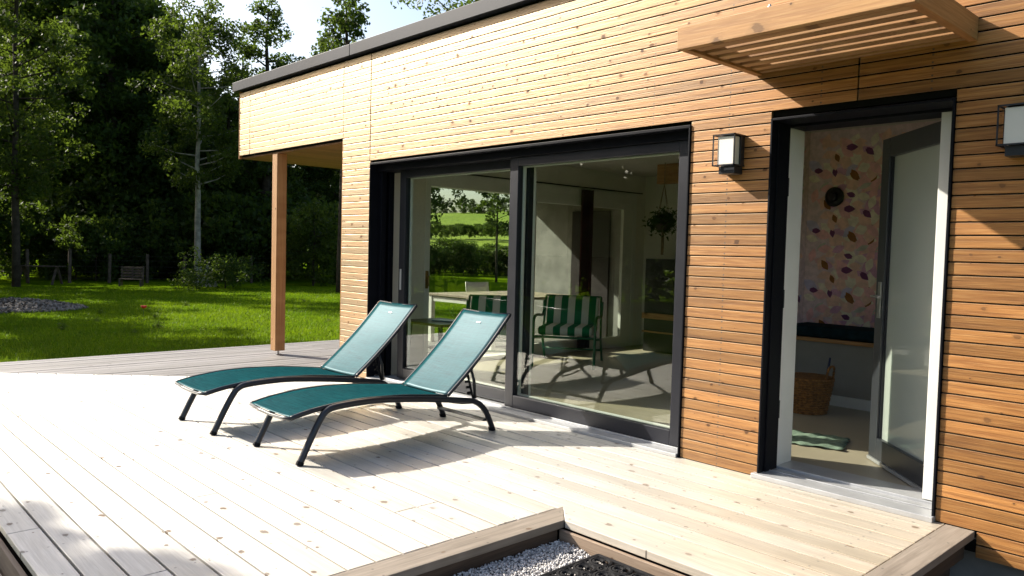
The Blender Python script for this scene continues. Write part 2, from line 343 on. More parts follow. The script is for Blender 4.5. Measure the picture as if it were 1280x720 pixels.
# rubber scroll mat lying on the gravel
MX0, MX1, MY1, MY0 = .045, 1.1, -1.625, -2.2
mz = -.090
mat = MB()
for a, bq in (((MX0, MY0), (MX1, MY0)), ((MX1, MY0), (MX1, MY1)), ((MX1, MY1), (MX0, MY1)), ((MX0, MY1), (MX0, MY0))):
    mat.tube([(a[0], a[1], mz), (bq[0], bq[1], mz)], .014, 6, .6)
def arc(cx, cy, r, a0, a1, n=12): return [(cx+r*math.cos(R(a0+(a1-a0)*i/n)), cy+r*math.sin(R(a0+(a1-a0)*i/n)), mz) for i in range(n+1)]
cell = .125
for i in range(int((MX1-MX0)/cell)+1):
    for j in range(5):
        cx, cy = MX0+.065+i*cell, MY1-.06-j*cell*.92
        if cx > MX1-.03 or cy < MY0+.03: continue
        mat.tube(arc(cx, cy, .05, 0, 345, 16), .0105, 5, .8)
        mat.tube(arc(cx-.012, cy, .026, 30, 300, 10), .0095, 5, .8)
        mat.tube(arc(cx+cell/2, cy-cell*.46, .024, 0, 345, 10), .0095, 5, .8)
        mat.tube([(cx-.06, cy-cell*.46, mz), (cx, cy-.05, mz), (cx+.06, cy-cell*.46, mz)], .0065, 5, .7)
tag(mat.build('doormat', RUBBER), 'black rubber openwork scroll mat lying on the gravel by the deck edge', 'doormat')
# ------------------------------------------------------------------ house
H = thing('house', 'flat roofed house clad in orange larch boards with black framed openings', 'house')
CPZ = .0709; zbase = .005
XR = 5.0
cl = MB()
def openings(z0, z1):
    iv = []
    if z0 < 2.325: iv.append((-4.628, -.603))
    if z0 < 2.302: iv.append((-.008, 1.058))
    if z0 < 2.585: iv.append((-7.95, -5.195))
    return iv
for k in range(-2, 49):
    z0 = zbase+k*CPZ; z1 = z0+CPZ-.0078
    segs = [(-7.90, XR)]
    for a, bq in openings(z0, z1):
        ns = []
        for s0, s1 in segs:
            if bq <= s0 or a >= s1: ns.append((s0, s1)); continue
            if a > s0: ns.append((s0, a))
            if bq < s1: ns.append((bq, s1))
        segs = ns
    if z0 < -.005: segs = [(1.262, XR)]
    js = [-7.585, -5.193, -4.64] + ([.53] if z0 > 2.25 else [])
    for j in js:
        ns = []
        for s0, s1 in segs:
            if s0+.05 < j < s1-.05: ns += [(s0, j-(.0045 if j in (-4.64, .53, -7.585) else .002)), (j+(.0045 if j in (-4.64, .53) else .002), s1)]
            else: ns.append((s0, s1))
        segs = ns
    for s0, s1 in segs:
        dy = rng.normal(0, .0008)
        cl.prism([(0+dy, z0), (.022+dy, z0+.006), (.022+dy, z1+.004), (.0+dy, z1)], 0, s0, s1)
cl.build('cladding', CLAD, H, bevel=.0025)
# core walls behind the cladding (membrane outside, plaster inside)
core = MB()
for x0, x1, z0, z1 in ((-7.88, -5.18, 2.61, 3.5), (-5.18, -4.64, -.12, 3.5), (-4.64, -.6, 2.34, 3.5), (-.6, -.01, -.12, 3.5), (-.01, 1.06, 2.31, 3.5), (1.06, XR, -.12, 3.5)):
    core.box(x0, .028, z0, x1, .06, z1)
core.build('membrane', MEMB, H)
wi = MB()
for x0, x1, z0, z1 in ((-5.16, -4.64, 0, 2.62), (-4.64, -.6, 2.34, 2.62), (-.6, -.01, 0, 2.74), (-.01, 1.06, 2.31, 2.74), (1.06, 1.6, 0, 2.74)):
    wi.box(x0, .06, z0, x1, .42, z1)
# left gable wall with the side window opening
wi.box(-5.16, .42, 0, -4.95, .98, 2.62); wi.box(-5.16, .98, 2.34, -4.95, 4.98, 2.62); wi.box(-5.16, 4.98, 0, -4.95, 5.4, 2.62)
wi.box(-4.95, 5.2, 0, -1.5, 5.4, 2.62)                # back wall of the living room
wi.box(-1.5, 1.7, 0, -1.38, 5.4, 2.74)                # partition to the hall
wi.box(-1.38, 3.3, 0, 1.3, 3.4, 2.74); wi.box(1.2, .42, 0, 1.3, 1.5, 2.74); wi.box(1.2, 1.5, 2.3, 1.3, 2.7, 2.74); wi.box(1.2, 2.7, 0, 1.3, 3.3, 2.74); wi.box(1.6, 3.3, 0, 5.0, 3.4, 2.74)  # gap in the right-hand hall wall, added to let daylight onto the wallpaper
wi.build('inner_wall', WALLW, H)
b = MB(); b.box(-4.95, .06, 2.62, -1.5, 5.4, 2.7); b.box(-1.38, .06, 2.74, 1.3, 3.4, 2.8); b.build('ceiling', CEIL, H)
b = MB(); b.box(-5.16, .3, -.2, -1.44, 5.4, .012); b.box(-1.44, .3, -.2, XR, 3.4, .012); b.build('floor', FLOOR, H)
b = MB(); b.box(-5.1, .14, -1.2, XR, .296, -.12); b.build('plinth', CONC, H)
b = MB(); b.box(1.0, -1.59, GZ-.3, 1.2555, .139, GZ+.006); b.box(1.256, -6, GZ-.3, XR+2, .139, GZ+.006); tag(b.build('soil', plain('bare_soil', (.06, .045, .032), .95, .1, 0, .4, 8, .8)), kind='structure')
# timber face on the gable side and under the roof
gs = MB()
for k in range(0, 37):
    z0 = zbase+k*CPZ
    for a, bq in (((.0, .98), (4.98, 5.4)) if z0 < 2.3 else ((.0, 5.4),)):
        gs.prism([(-5.186, z0), (-5.164, z0+.004), (-5.164, z0+.065), (-5.186, z0+.0624)], 1, a if a > 0 else .024, bq) if False else gs.box(-5.186, a+.024 if a == 0 else a, z0, -5.164, bq, z0+.0624)
gs.build('cladding', wood('larch_cladding_gable', (.30, .13, .04), (.42, .20, .07), (.5, .27, .11), 1, 2, knots=.4, stain=.2, grain=60, isl=.3), H)
b = MB(); b.box(-5.203, .0, .0, -5.188, .03, 2.6); b.build('corner_trim', CANOY, H, bevel=.002)
b = MB(); b.box(-7.918, -.004, 2.585, -7.902, .03, 3.5); b.build('corner_trim', CANOY, H, bevel=.002)
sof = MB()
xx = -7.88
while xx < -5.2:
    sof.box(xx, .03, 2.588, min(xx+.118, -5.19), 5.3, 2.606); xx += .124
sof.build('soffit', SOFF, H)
b = MB(); b.box(-7.9, .03, 2.6, -7.87, 5.3, 3.5); b.build('roof_side', CANOY, H)
b = MB(); b.box(-7.5, 5.0, -.05, -5.2, 5.2, 2.585); b.build('terrace_wall', CONC, H)
b = MB(); b.box(-6.25, 4.955, .02, -5.45, 4.998, 2.1); b.build('store_door', plain('dark_store_door', (.03, .022, .025), .4), H, bevel=.004)
rf = MB(); rf.box(-8.03, -.055, 3.50, -5.0, -.035, 3.625); rf.box(-4.994, -.055, 3.50, -2.0, -.035, 3.625); rf.box(-1.994, -.055, 3.50, XR, -.035, 3.625); rf.box(-8.03, -.034, 3.50, -8.01, 5.5, 3.625)
rf.box(-8.009, -.034, 3.585, XR, 5.5, 3.615); rf.box(-8.009, -.034, 3.5, XR, .02, 3.512)
rf.build('roof_edge', FLASH, H, bevel=.004)
b = MB(); b.box(-6.975, .03, .055, -6.84, .165, 2.587); post = b.build('post', POSTW, H, bevel=.004)
b = MB(); b.tube([(-6.9, .1, .0), (-6.9, .1, .06)], .016, 10); b.box(-6.94, .06, .0, -6.86, .14, .008); b.build('post_foot', STEEL, post)
# ---- big sliding window
fr = MB()
x0, x1, zt_ = -4.626, -.606, 2.318
fr.box(x0, -.012, zt_-.022, x1, .30, zt_); fr.box(x0, -.012, .0, x0+.014, .30, zt_-.022); fr.box(x1-.012, -.012, .0, x1, .30, zt_-.022)   # reveal liner
for xa in (.10, .2): fr.box(x0+.014, xa, .03, x0+.075, xa+.06, zt_-.022)
fr.box(x0+.014, .07, 2.235, x1-.012, .30, zt_-.0225)                    # header box
fr.box(x1-.07, .12, .03, x1-.012, .30, 2.235)
win = fr.build('sliding_window', REVEAL, H, bevel=.003)
b = MB(); b.box(x0+.014, -.03, -.0, x1-.012, .30, .026); b.box(x0+.014, .085, .026, x1-.012, .095, .04); b.build('sill', ALU, win, bevel=.003)
def sash(xa, xb, y, st=.105, zb_=.04, zt2=2.235, rail=.11, top=.075, mat=BLACK):
    m = MB(); t = .06
    m.box(xa, y, zb_, xa+st, y+t, zt2); m.box(xb-st, y, zb_, xb, y+t, zt2); m.box(xa+st, y, zb_, xb-st, y+t, zb_+rail); m.box(xa+st, y, zt2-top, xb-st, y+t, zt2)
    o = m.build('sash', mat, win, bevel=.004)
    g = MB(); g.box(xa+st-.01, y+.025, zb_+rail-.01, xb-st+.01, y+.031, zt2-top+.01); g.build('pane', GLASS, win)
    # white inner face of the sash
    q = MB(); q.box(xa+.002, y+t+.002, zb_, xa+st+.012, y+t+.03, zt2); q.box(xb-st-.012, y+t+.002, zb_, xb-.002, y+t+.03, zt2); q.box(xa+st+.012, y+t+.002, zb_, xb-st-.012, y+t+.03, zb_+rail+.01); q.box(xa+st+.012, y+t+.002, zt2-top-.01, xb-st-.012, y+t+.03, zt2)
    q.build('sash_lining', WHITE, win, bevel=.003)
    return o
sash(-4.36, -2.40, .20)
sash(-2.535, -.66, .095)
b = MB(); b.box(-4.33, .19, .98, -4.30, .199, 1.2); b.build('handle', ALU, win, bevel=.003)
# ---- side window of the living room, seen through the glass
sw = MB()
sw.box(-5.12, .98, .0, -4.94, 1.05, 2.34); sw.box(-5.12, 4.9, .0, -4.94, 4.98, 2.34); sw.box(-5.12, 1.05, 2.17, -4.94, 4.9, 2.34); sw.box(-5.12, 1.05, .0, -4.94, 4.9, .06)
sw.box(-5.0, 2.62, .06, -4.945, 2.83, 2.17); sw.box(-5.0, 4.68, .06, -4.945, 4.9, 2.17); sw.box(-5.0, 2.83, 2.09, -4.945, 4.68, 2.17); sw.box(-5.0, 2.83, .06, -4.945, 4.68, .17)
sidew = sw.build('side_window', WHITE, H, bevel=.004)
b = MB(); b.box(-5.05, 1.05, .06, -5.044, 2.62, 2.17); b.build('pane', GLASS, sidew); b = MB(); b.box(-4.975, 2.83, .17, -4.969, 4.68, 2.09); b.build('pane', GLASS, sidew)
b = MB(); b.box(-4.94, .55, 2.345, -4.925, 5.1, 2.36); b.build('curtain_rail', BLACK, sidew)
b = MB(); b.box(-4.936, .985, .95, -4.92, 1.02, 1.16); b.tube([(-4.92, 1.0, 1.1), (-4.89, 1.0, 1.1), (-4.89, 1.0, .98)], .009, 8); b.build('handle', plain('brass_handle', (.35, .24, .1), .3, .5, .8), sidew)
# ---- entrance door unit
df = MB(); z2 = 2.296
df.box(-.006, -.014, .02, .008, .2, z2); df.box(1.042, -.014, .02, 1.056, .2, z2); df.box(.008, -.014, z2-.016, 1.042, .2, z2)
df.box(.0085, .05, .02, .02, .2, z2-.0165)
door = df.build('entrance_door', REVEAL, H, bevel=.003)
b = MB(); b.box(-.0, .202, .02, .012, .41, z2-.033); b.build('lining', WHITE, door, bevel=.003)
b = MB(); b.box(.918, .206, .05, 1.045, .30, z2-.034); b.build('lining', WHITE, door, bevel=.003)
b = MB(); b.box(.012, .202, z2-.032, 1.0, .41, z2-.006); b.build('head_rail', REVEAL, door, bevel=.003)
for zz in (.42, 1.15, 1.88):
    b = MB(); b.box(-.0, .195, zz-.06, .018, .215, zz+.06); b.build('hinge', BLACK, door, bevel=.003)
th = MB(); th.box(-.03, -.045, .0, 1.058, .2, .03); th.box(.012, .2005, .0, 1.05, .42, .045); th.box(.012, .1, .0305, 1.05, .112, .036); th.build('threshold', ALU, door, bevel=.004)
# leaf, opened inward on its right-hand hinges
hp = Vector((.955, .375, 0)); fd = Vector((-.70, .714, 0)).normalized(); nd = Vector((fd.y, -fd.x, 0)); nd = -nd if nd.y > 0 else nd   # nd faces outside
LW, LH, LT = .93, 2.255, .035
def lb(m, s0, s1, z0, z1, t0=-LT, t1=LT):
    c = hp+fd*((s0+s1)/2)+nd*((t0+t1)/2)+Vector((0, 0, (z0+z1)/2)); m.obox(c, fd*((s1-s0)/2), nd*((t1-t0)/2), Vector((0, 0, (z1-z0)/2)))
m = MB(); z0 = .045
lb(m, 0, .12, z0, LH); lb(m, LW-.12, LW, z0, LH); lb(m, .12, LW-.12, z0, z0+.145); lb(m, .12, LW-.12, LH-.13, LH)
m.build('leaf', plain('door_paint', (.035, .038, .046), .35, .5, 0, .08, 3), door, bevel=.004)
gf = G('satin_glass')
f_ = gf.n('LayerWeight', {'Blend': .5}).outputs['Facing']
tr_ = gf.n('BsdfTransparent', {'Color': (.7, .78, .73, 1)}).outputs[0]
df_ = gf.pbr((.70, .76, .70), .6, .3)
gl_ = gf.n('BsdfGlossy', {'Roughness': .03}).outputs[0]
SATIN = gf.done(gf.mixsh(gf.m_('ADD', .08, gf.m_('MULTIPLY', .8, gf.m_('POWER', f_, 4.0)), clamp=True), gf.mixsh(.6, tr_, df_), gl_))
m = MB(); lb(m, .11, LW-.11, z0+.135, LH-.12, -.004, .004); m.build('pane', SATIN, door)
for sa in (.12, LW-.132): m = MB(); lb(m, sa, sa+.012, z0+.146, LH-.131, -.02, .02); m.build('pane_trim', BLACK, door)
m = MB(); lb(m, .0, LW, .022, .044, -.03, .045); m.build('drip_rail', ALU, door)
m = MB(); lb(m, -.03, -.001, z0, LH, -.03, .032); m.build('hinge_edge', WHITE, door, bevel=.003)
m = MB(); lb(m, LW-.10, LW-.055, 1.02, 1.27, LT+.001, LT+.011)
p0 = hp+fd*(LW-.077)+nd*(LT+.01)+Vector((0, 0, 1.17)); m.tube([p0, p0+nd*.05, p0+nd*.055+fd*-.13], .010, 8); m.build('handle', STEEL, door, bevel=.003)
# ---- slatted canopy over the door
cz0, cz1, cy = 2.578, 2.704, -.868
b = MB(); b.box(-.13, cy, cz0, 1.145, cy+.045, cz1); can = b.build('canopy', CANO, H, bevel=.003)
for xa in (-.129, 1.1):
    b = MB(); b.box(xa, cy+.0455, cz0+.001, xa+.044, -.001, cz1-.002); b.build('side_beam', CANOY, can, bevel=.003)
b = MB(); b.box(-.0845, -.045, cz0+.012, 1.0995, -.001, cz1-.002); b.build('wall_beam', CANO, can, bevel=.003)
yy = cy+.045+.055
while yy < -.12:
    b = MB(); b.box(-.0845, yy, cz0+.015, 1.0995, yy+.067, cz1-.004); b.build('slat', CANO, can, bevel=.003); yy += .1255
b = MB(); b.lathe([(.012, 0), (.012, .01), (.006, .012), (.006, .02)], (.42, -.84, cz1), 8); b.build('bolt', STEEL, can)
# ------------------------------------------------------------------ wall lamps
OPAL = plain('opal_diffuser', (.72, .69, .63), .35, .5, 0, .02)
def wall_lamp(x, label):
    t = thing('wall_lamp', label, 'wall lamp', (x, -.001, 1.955), group='box shaped wall lamps beside the entrance')
    m = MB(); Wd, Dp = .155, .125
    m.box(.012, -.045, .05, Wd, 0, .255); m.build('back_plate', LMET, t, bevel=.002)
    m = MB(); m.box(.03, -.10, .0, Wd-.01, 0, .05); m.build('driver_box', LMET, t, bevel=.003)
    m = MB(); r = .004
    for z in (.055, .25):
        for a, c in (((0, 0), (0, -Dp)), ((0, -Dp), (Wd, -Dp)), ((Wd, -Dp), (Wd, 0))): m.box(min(a[0], c[0])-r, min(a[1], c[1])-r, z-r, max(a[0], c[0])+r, max(a[1], c[1])+r, z+r)
    for px, py in ((0, -Dp), (Wd, -Dp), (0, -.01)): m.box(px-r*.9, py-r*.9, .059, px+r*.9, py+r*.9, .246)
    m.box(.03, -Dp+.004, .2465, Wd-.004, -.001, .2495)
    m.build('cage', LMET, t)
    m = MB(); m.box(.026, -.114, .058, Wd-.010, -.046, .240); m.build('diffuser', OPAL, t, bevel=.004)
    return t
wall_lamp(-.345, 'black and white box lamp on the cladding between the window and the door')
wall_lamp(float(at(1246.5, 165, 1, -.126)[0]), 'black and white box lamp right of the open door at the photo edge')
# ------------------------------------------------------------------ sun loungers
def fabric():
    g = G('teal_mesh_fabric'); v = g.obj(); c = g.xyz(v)
    slub = g.noise(g.vec(g.m_('MULTIPLY', c[0], 4), g.m_('MULTIPLY', c[1], 170), g.m_('MULTIPLY', c[2], 170)), 1, 3, .7)
    slub2 = g.noise(g.vec(g.m_('MULTIPLY', c[0], 190), g.m_('MULTIPLY', c[1], 6), g.m_('MULTIPLY', c[2], 6)), 1, 2)
    col = g.mix(g.step(slub, .3, .7), (.001, .020, .026), (.007, .066, .074)); col = g.mix(g.m_('MULTIPLY', g.step(slub2, .4, .7), .45), col, (.014, .078, .086))
    nm = g.bump(g.m_('ADD', slub, slub2), .35, .002)
    s = g.pbr(col, .8, .0, 0, nm)
    cosv = g.m_('SUBTRACT', 1.0, g.n('LayerWeight', {'Blend': .5}).outputs['Facing'])
    gl = g.n('BsdfGlossy', {'Color': (.74, .92, 1.0, 1), 'Roughness': .46, 'Normal': nm}).outputs[0]
    s = g.mixsh(g.m_('MULTIPLY', .085, g.m_('POWER', cosv, 1.3)), s, gl)
    tl = g.n('BsdfTranslucent', {'Color': (.05, .22, .24, 1)}).outputs[0]; s = g.mixsh(.02, s, tl)
    return g.done(g.mixsh(.035, s, g.n('BsdfTransparent', {'Color': (1, 1, 1, 1)}).outputs[0]))
FAB = fabric()
def spline(pts, n=6):
    out = []
    P = [Vector(p) for p in pts]
    for i in range(len(P)-1):
        p0, p1, p2, p3 = P[max(i-1, 0)], P[i], P[i+1], P[min(i+2, len(P)-1)]
        for k in range(n):
            t = k/n; out.append(.5*((2*p1)+(p2-p0)*t+(2*p0-5*p1+4*p2-p3)*t*t+(3*p1-p0-3*p2+p3)*t**3))
    return out+[P[-1]]
SEAT = [(0, -.05, .318), (0, .1, .349), (0, .3, .371), (0, .48, .378), (0, .65, .374), (0, .82, .365), (0, 1.02, .345), (0, 1.215, .322)]
BACK = [(0, 1.225, .325), (0, 1.40, .470), (0, 1.62, .672), (0, 1.845, .912)]
def lounger(loc, label):
    t = thing('sun_lounger', label, 'sun lounger', loc, group='teal sun loungers on the deck')
    sp = spline(SEAT, 5); bp = spline(BACK, 5)
    xs = np.linspace(-.285, .285, 13)
    def sheet(path, sag):
        P = []
        for i, p in enumerate(path):
            e = math.sin(math.pi*i/(len(path)-1))**.5
            P.append([(x, p.y, p.z-sag*(1-(x/.285)**2)*(.35+.65*e)) for x in xs])
        m = MB(); m.grid(P); return m
    sheet(sp, .014).build('seat_fabric', FAB, t, smooth=True, solid=.003)
    bs = sheet(bp, .010).build('backrest_fabric', FAB, t, smooth=True, solid=.003)
    m = MB()
    for s in (-1, 1):
        m.tube([(s*.292, p.y, p.z-.008) for p in sp], .013, 8, 1.25)
    m.tube([(-.292, -.05, .309), (-.15, -.045, .292), (0, -.043, .287), (.15, -.045, .292), (.292, -.05, .309)], .012, 8)
    m.build('seat_frame', LMET, t, smooth=True)
    m = MB()
    for s in (-1, 1): m.tube([(s*.292, p.y+.004, p.z-.006) for p in bp], .013, 8, 1.0)
    m.tube([(-.292, 1.85, .908), (0, 1.848, .896), (.292, 1.85, .908)], .011, 8)
    m.build('backrest_frame', LMET, t, smooth=True)
    LEG = [(0, .0, .0), (0, .08, .16), (0, .155, .29), (0, .20, .335), (0, .27, .353), (0, .45, .361), (0, .63, .358), (0, .9, .333), (0, 1.12, .306), (0, 1.36, .272), (0, 1.47, .252), (0, 1.55, .205), (0, 1.61, .13), (0, 1.675, .0)]
    for s in (-1, 1):
        pth = [(s*.314, q.y, max(q.z, .0)) for q in spline(LEG, 4)]
        m = MB(); m.tube(pth, .0235, 8, .95); lg = m.build('leg_frame', LMET, t, smooth=True)
        m = MB(); m.tube([(s*.314, 1.668, .0), (s*.314, 1.655, .03)], .0265, 8); m.build('foot_cap', RUBBER, lg)
        m = MB(); m.tube([(s*.314, 0, .0), (s*.314, .012, .025)], .0255, 8); m.build('foot_cap', RUBBER, lg)
    m = MB(); m.box(-.30, 1.585, .078, .30, 1.625, .098); m.build('stretcher', LMET, t, bevel=.004)
    m = MB(); m.tube([(-.30, .19, .318), (.30, .19, .318)], .014, 8); m.build('stretcher', LMET, t)
    m = MB()
    for s in (-1, 1): m.tube([(s*.262, 1.475, .498), (s*.262, 1.51, .40), (s*.262, 1.525, .262)], .013, 8)
    m.tube([(-.262, 1.475, .498), (.262, 1.475, .498)], .010, 8)
    m.build('prop', LMET, t, smooth=True)
    for s in (-1, 1):
        m = MB(); m.tube([(s*.25, 1.28, .26), (s*.25, 1.40, .235), (s*.25, 1.52, .225), (s*.25, 1.535, .245)], .008, 6)
        m.tube([(s*.25, 1.525, .235), (s*.25, 1.50, .30), (s*.25, 1.45, .47)], .009, 6)
        for k in range(4): m.box(s*.25-.006, 1.455-.012*k, .30+.045*k, s*.25+.006, 1.50-.012*k, .318+.045*k)
        m.build('ratchet', RUBBER, t)
    m = MB(); c = bp[-3]; dv = (bp[-1]-bp[-4]).normalized(); nn = Vector((0, -dv.z, dv.y)); cc = Vector((0, c.y, c.z))-nn*-.0; cc.z -= .009
    m.obox(cc+nn*.006, (.024, 0, 0), dv*.0055, nn*.0015); m.build('tag', plain('white_tag', (.75, .75, .75), .4), t)
    return t
L1 = lounger((-2.335, -2.17, 0), 'teal mesh sun lounger with black frame, nearer one beside the window')
dup(L1, (-3.46, -2.275, 0), 0, 'teal mesh sun lounger with black frame, farther one toward the wooden post')
exec_interior = True
# ------------------------------------------------------------------ interior and terrace furniture
GREENF = plain('green_tube', (.01, .11, .035), .35)
def striped():
    g = G('green_white_stripes'); c = g.xyz(g.obj()); s = g.m_('FRACT', g.m_('DIVIDE', g.m_('ADD', c[0], 5.0), .18))
    f = g.step(s, .47, .5); f2 = g.m_('SUBTRACT', f, g.step(s, .97, 1.0))
    col = g.mix(f2, (.012, .15, .055), (.62, .60, .52)); return g.done(g.pbr(col, .85, .1, 0, g.bump(g.noise(g.obj(), 60, 2), .2, .003)))
STR = striped()
def armchair(loc, rz, label):
    t = thing('striped_armchair', label, 'armchair', loc, rz, group='green and white striped armchairs behind the window')
    def pad(c, hx, hy, hz):
        m = MB(); m.box(c[0]-hx, c[1]-hy, c[2]-hz, c[0]+hx, c[1]+hy, c[2]+hz); return m
    pad((0, 0, .44), .34, .30, .055).build('seat_cushion', STR, t, bevel=.04, smooth=True)
    m = MB(); m.obox((0, .33, .72), (.34, 0, 0), (0, .05, .012), (0, -.06, .25)) if False else m.obox((0, .33, .63), (.34, 0, 0), (0, .055, .015), (0, .06, .21)); m.build('back_cushion', STR, t, bevel=.04, smooth=True)
    m = MB()
    for s in (-1, 1):
        m.tube(spline([(s*.38, -.36, .0), (s*.38, -.33, .35), (s*.38, -.30, .58), (s*.38, -.1, .62), (s*.38, .3, .6), (s*.38, .38, .78)], 4), .018, 8)
        m.tube([(s*.38, -.33, .36), (s*.38, .3, .3), (s*.38, .5, .0)], .016, 8)
        m.tube([(s*.38, .3, .3), (s*.36, .41, .84)], .015, 8)
    m.tube([(-.38, -.33, .37), (.38, -.33, .37)], .015, 8); m.tube([(-.36, .41, .84), (.36, .41, .84)], .014, 8); m.tube([(-.38, .4, .15), (.38, .4, .15)], .012, 8)
    m.build('frame', GREENF, t, smooth=True)
    return t
armchair((-4.12, 2.62, .012), R(34), 'green and white striped armchair seen through the right window pane')
armchair((-4.42, 1.62, .012), R(40), 'green and white striped armchair with only its back showing above the nearer lounger')
t = thing('side_table', 'small dark wooden side table behind the left window pane', 'side table', (-4.45, .85, .012))
m = MB(); m.box(-.36, -.28, .565, .36, .28, .595); m.build('top', plain('dark_wood_top', (.13, .075, .035), .4), t, bevel=.005)
for sx in (-1, 1):
    for sy in (-1, 1): m = MB(); m.tube([(sx*.31, sy*.23, 0), (sx*.28, sy*.2, .565)], .014, 8); m.build('leg', BLACK, t)
m = MB(); m.box(-.14, -.1, 0, .14, .1, .012); q = m.build('magazine', plain('magazine_cover', (.10, .14, .2), .3)); q.location = (-4.4, .9, .608); q.rotation_euler.z = .4; tag(q, 'dark magazine lying on the small side table', 'magazine')
t = thing('dining_table', 'white legged table with grey wooden top on the covered terrace', 'table', (-6.35, 3.6, 0))
m = MB()
for i in range(6): m.box(-.75+i*.25+.003, -.95, .715, -.75+(i+1)*.25-.003, .95, .75)
m.build('top', plain('grey_teak', (.30, .25, .2), .6, .3, 0, .2, 5), t, bevel=.004)
for sx in (-1, 1):
    for sy in (-1, 1): m = MB(); m.box(sx*.70-.035, sy*.9-.035, 0, sx*.70+.035, sy*.9+.035, .714); m.build('leg', WHITE, t, bevel=.004)
for sy in (-.9, .9): m = MB(); m.box(-.66, sy-.02, .63, .66, sy+.02, .7); m.build('apron', WHITE, t)
def garden_chair(loc, rz, label, mat):
    t = thing('garden_chair', label, 'chair', loc, rz, group='moulded chairs round the terrace table')
    P = []
    prof = [(-.24, .43), (-.22, .45), (-.05, .44), (.14, .43), (.2, .46), (.24, .6), (.27, .75), (.29, .86)]
    for y, z in prof: P.append([(x, y+.03*(x/.23)**2*(-1 if z > .5 else 0), z+.012*(x/.23)**2) for x in np.linspace(-.23, .23, 7)])
    m = MB(); m.grid(P); m.build('shell', mat, t, smooth=True, solid=.012)
    for sx in (-1, 1):
        for y0, y1 in ((-.22, -.25), (.2, .27)): m = MB(); m.tube([(sx*.22, y1, 0), (sx*.2, y0, .43)], .016, 8); m.build('leg', mat, t)
        m = MB(); m.tube(spline([(sx*.24, -.2, .44), (sx*.26, -.2, .62), (sx*.26, 0, .65), (sx*.24, .24, .62)], 4), .016, 8); m.build('armrest', mat, t)
    return t
CHW = plain('white_plastic', (.68, .67, .62), .4); CHB = plain('beige_plastic', (.36, .31, .24), .45)
garden_chair((-7.0, 2.1, 0), R(150), 'white moulded armchair at the near left corner of the terrace table', CHW)
garden_chair((-7.55, 4.2, 0), R(80), 'white moulded chair at the far side of the terrace table', CHW)
garden_chair((-5.75, 3.0, 0), R(-70), 'beige moulded chair at the near side of the terrace table', CHB)
t = thing('cabinet', 'dark cabinet with wooden shelf edges behind the right window pane', 'cabinet', (-3.75, 4.85, .012))
m = MB(); m.box(-.72, -.22, 0, .72, .3, 1.35); m.build('body', plain('dark_lacquer', (.012, .010, .012), .35), t, bevel=.004)
m = MB(); m.box(-.73, -.26, .48, .73, -.221, .56); m.box(-.73, -.25, .28, .73, -.221, .30); m.build('shelf_edge', CANO, t)
b = MB(); b.box(-3.78, 3.9, 2.36, -1.5, 4.02, 2.615); b.build('ceiling_beam', CANO, H, bevel=.004)
t = thing('hanging_planter', 'trailing green plant in a macrame hanger behind the right window pane', 'hanging planter', (-3.58, 3.8, 1.72))
m = MB(); m.lathe([(.03, 0), (.09, .03), (.12, .1), (.11, .16), (.1, .16)], (0, 0, 0), 14); m.build('pot', plain('brown_pot', (.07, .045, .03), .6), t)
m = MB()
for a in range(4): m.tube([(.12*math.cos(a*1.57), .12*math.sin(a*1.57), .1), (0, 0, .62)], .004, 5)
m.tube([(0, 0, .62), (0, 0, .9)], .005, 5); m.tube([(0, 0, 0), (0, 0, -.3)], .02, 6); m.build('hanger', plain('cotton_cord', (.2, .14, .08), .9), t)
n = 700; c = np.stack([rng.normal(0, .09, n), rng.normal(0, .09, n), rng.normal(.13, .07, n)], 1); q = rng.normal(0, 1, (n, 4, 3))*.018
PLF = leafmat('houseplant_leaf', (.02, .05, .012), (.035, .08, .02), (.05, .1, .02)); raw('foliage', (c[:, None]+q).reshape(-1, 3), np.arange(n*4).reshape(-1, 4), PLF, t)
m = MB(); P = []
for z in np.linspace(.05, 2.3, 6): P.append([(.04*math.sin(j*1.9), j*.02, z) for j in range(13)])
m.grid(P); q = m.build('curtain', plain('burgundy_cloth', (.04, .005, .012), .85), solid=.006, smooth=True); q.location = (-4.86, 3.62, .012); tag(q, 'burgundy curtain hanging at the side window of the living room', 'curtain')
# hall: wallpaper, bench, cushion, basket, rug
wp = MB(); Yw = 3.296
wp.grid([[(-1.375, Yw, .6), (1.19, Yw, .6)], [(-1.375, Yw, 2.735), (1.19, Yw, 2.735)]])
wp.grid([[(-1.376, 2.75, .6), (-1.376, Yw, .6)], [(-1.376, 2.75, 2.735), (-1.376, Yw, 2.735)]])
cols = [(.40, .31, .32), (.50, .30, .25), (.50, .26, .26), (.30, .27, .36), (.30, .29, .25), (.16, .07, .025), (.10, .035, .085), (.46, .40, .33), (.36, .20, .28)]
wmats = []
for i, c in enumerate(cols): wmats.append(plain('wallpaper_ink', [min(.85, x*1.9) for x in c], .75, .15, 0, .12, 18))
lvl = [0]
def petal(cx, cz, a, ln, wd, mi, heart=False, side=False):
    lvl[0] += 1; y = Yw-.0006-.000012*lvl[0]; wp.cur = mi; n = 12; pts = []
    for k in range(n):
        u = 2*math.pi*k/n; px = ln*.5*(1-math.cos(u)); pz = wd*math.sin(u)*(math.sin(min(1, px/ln)*math.pi*.85+.2))
        if heart and k == n//2: px *= .82
        pts.append((cx+px*math.cos(a)-pz*math.sin(a), y, cz+px*math.sin(a)+pz*math.cos(a)))
    if side: pts = [(-1.3755+.000012*lvl[0], q[0], q[2]) for q in pts]
    wp._add(pts, [tuple(range(n))])
rw = random.Random(11)
motif = []
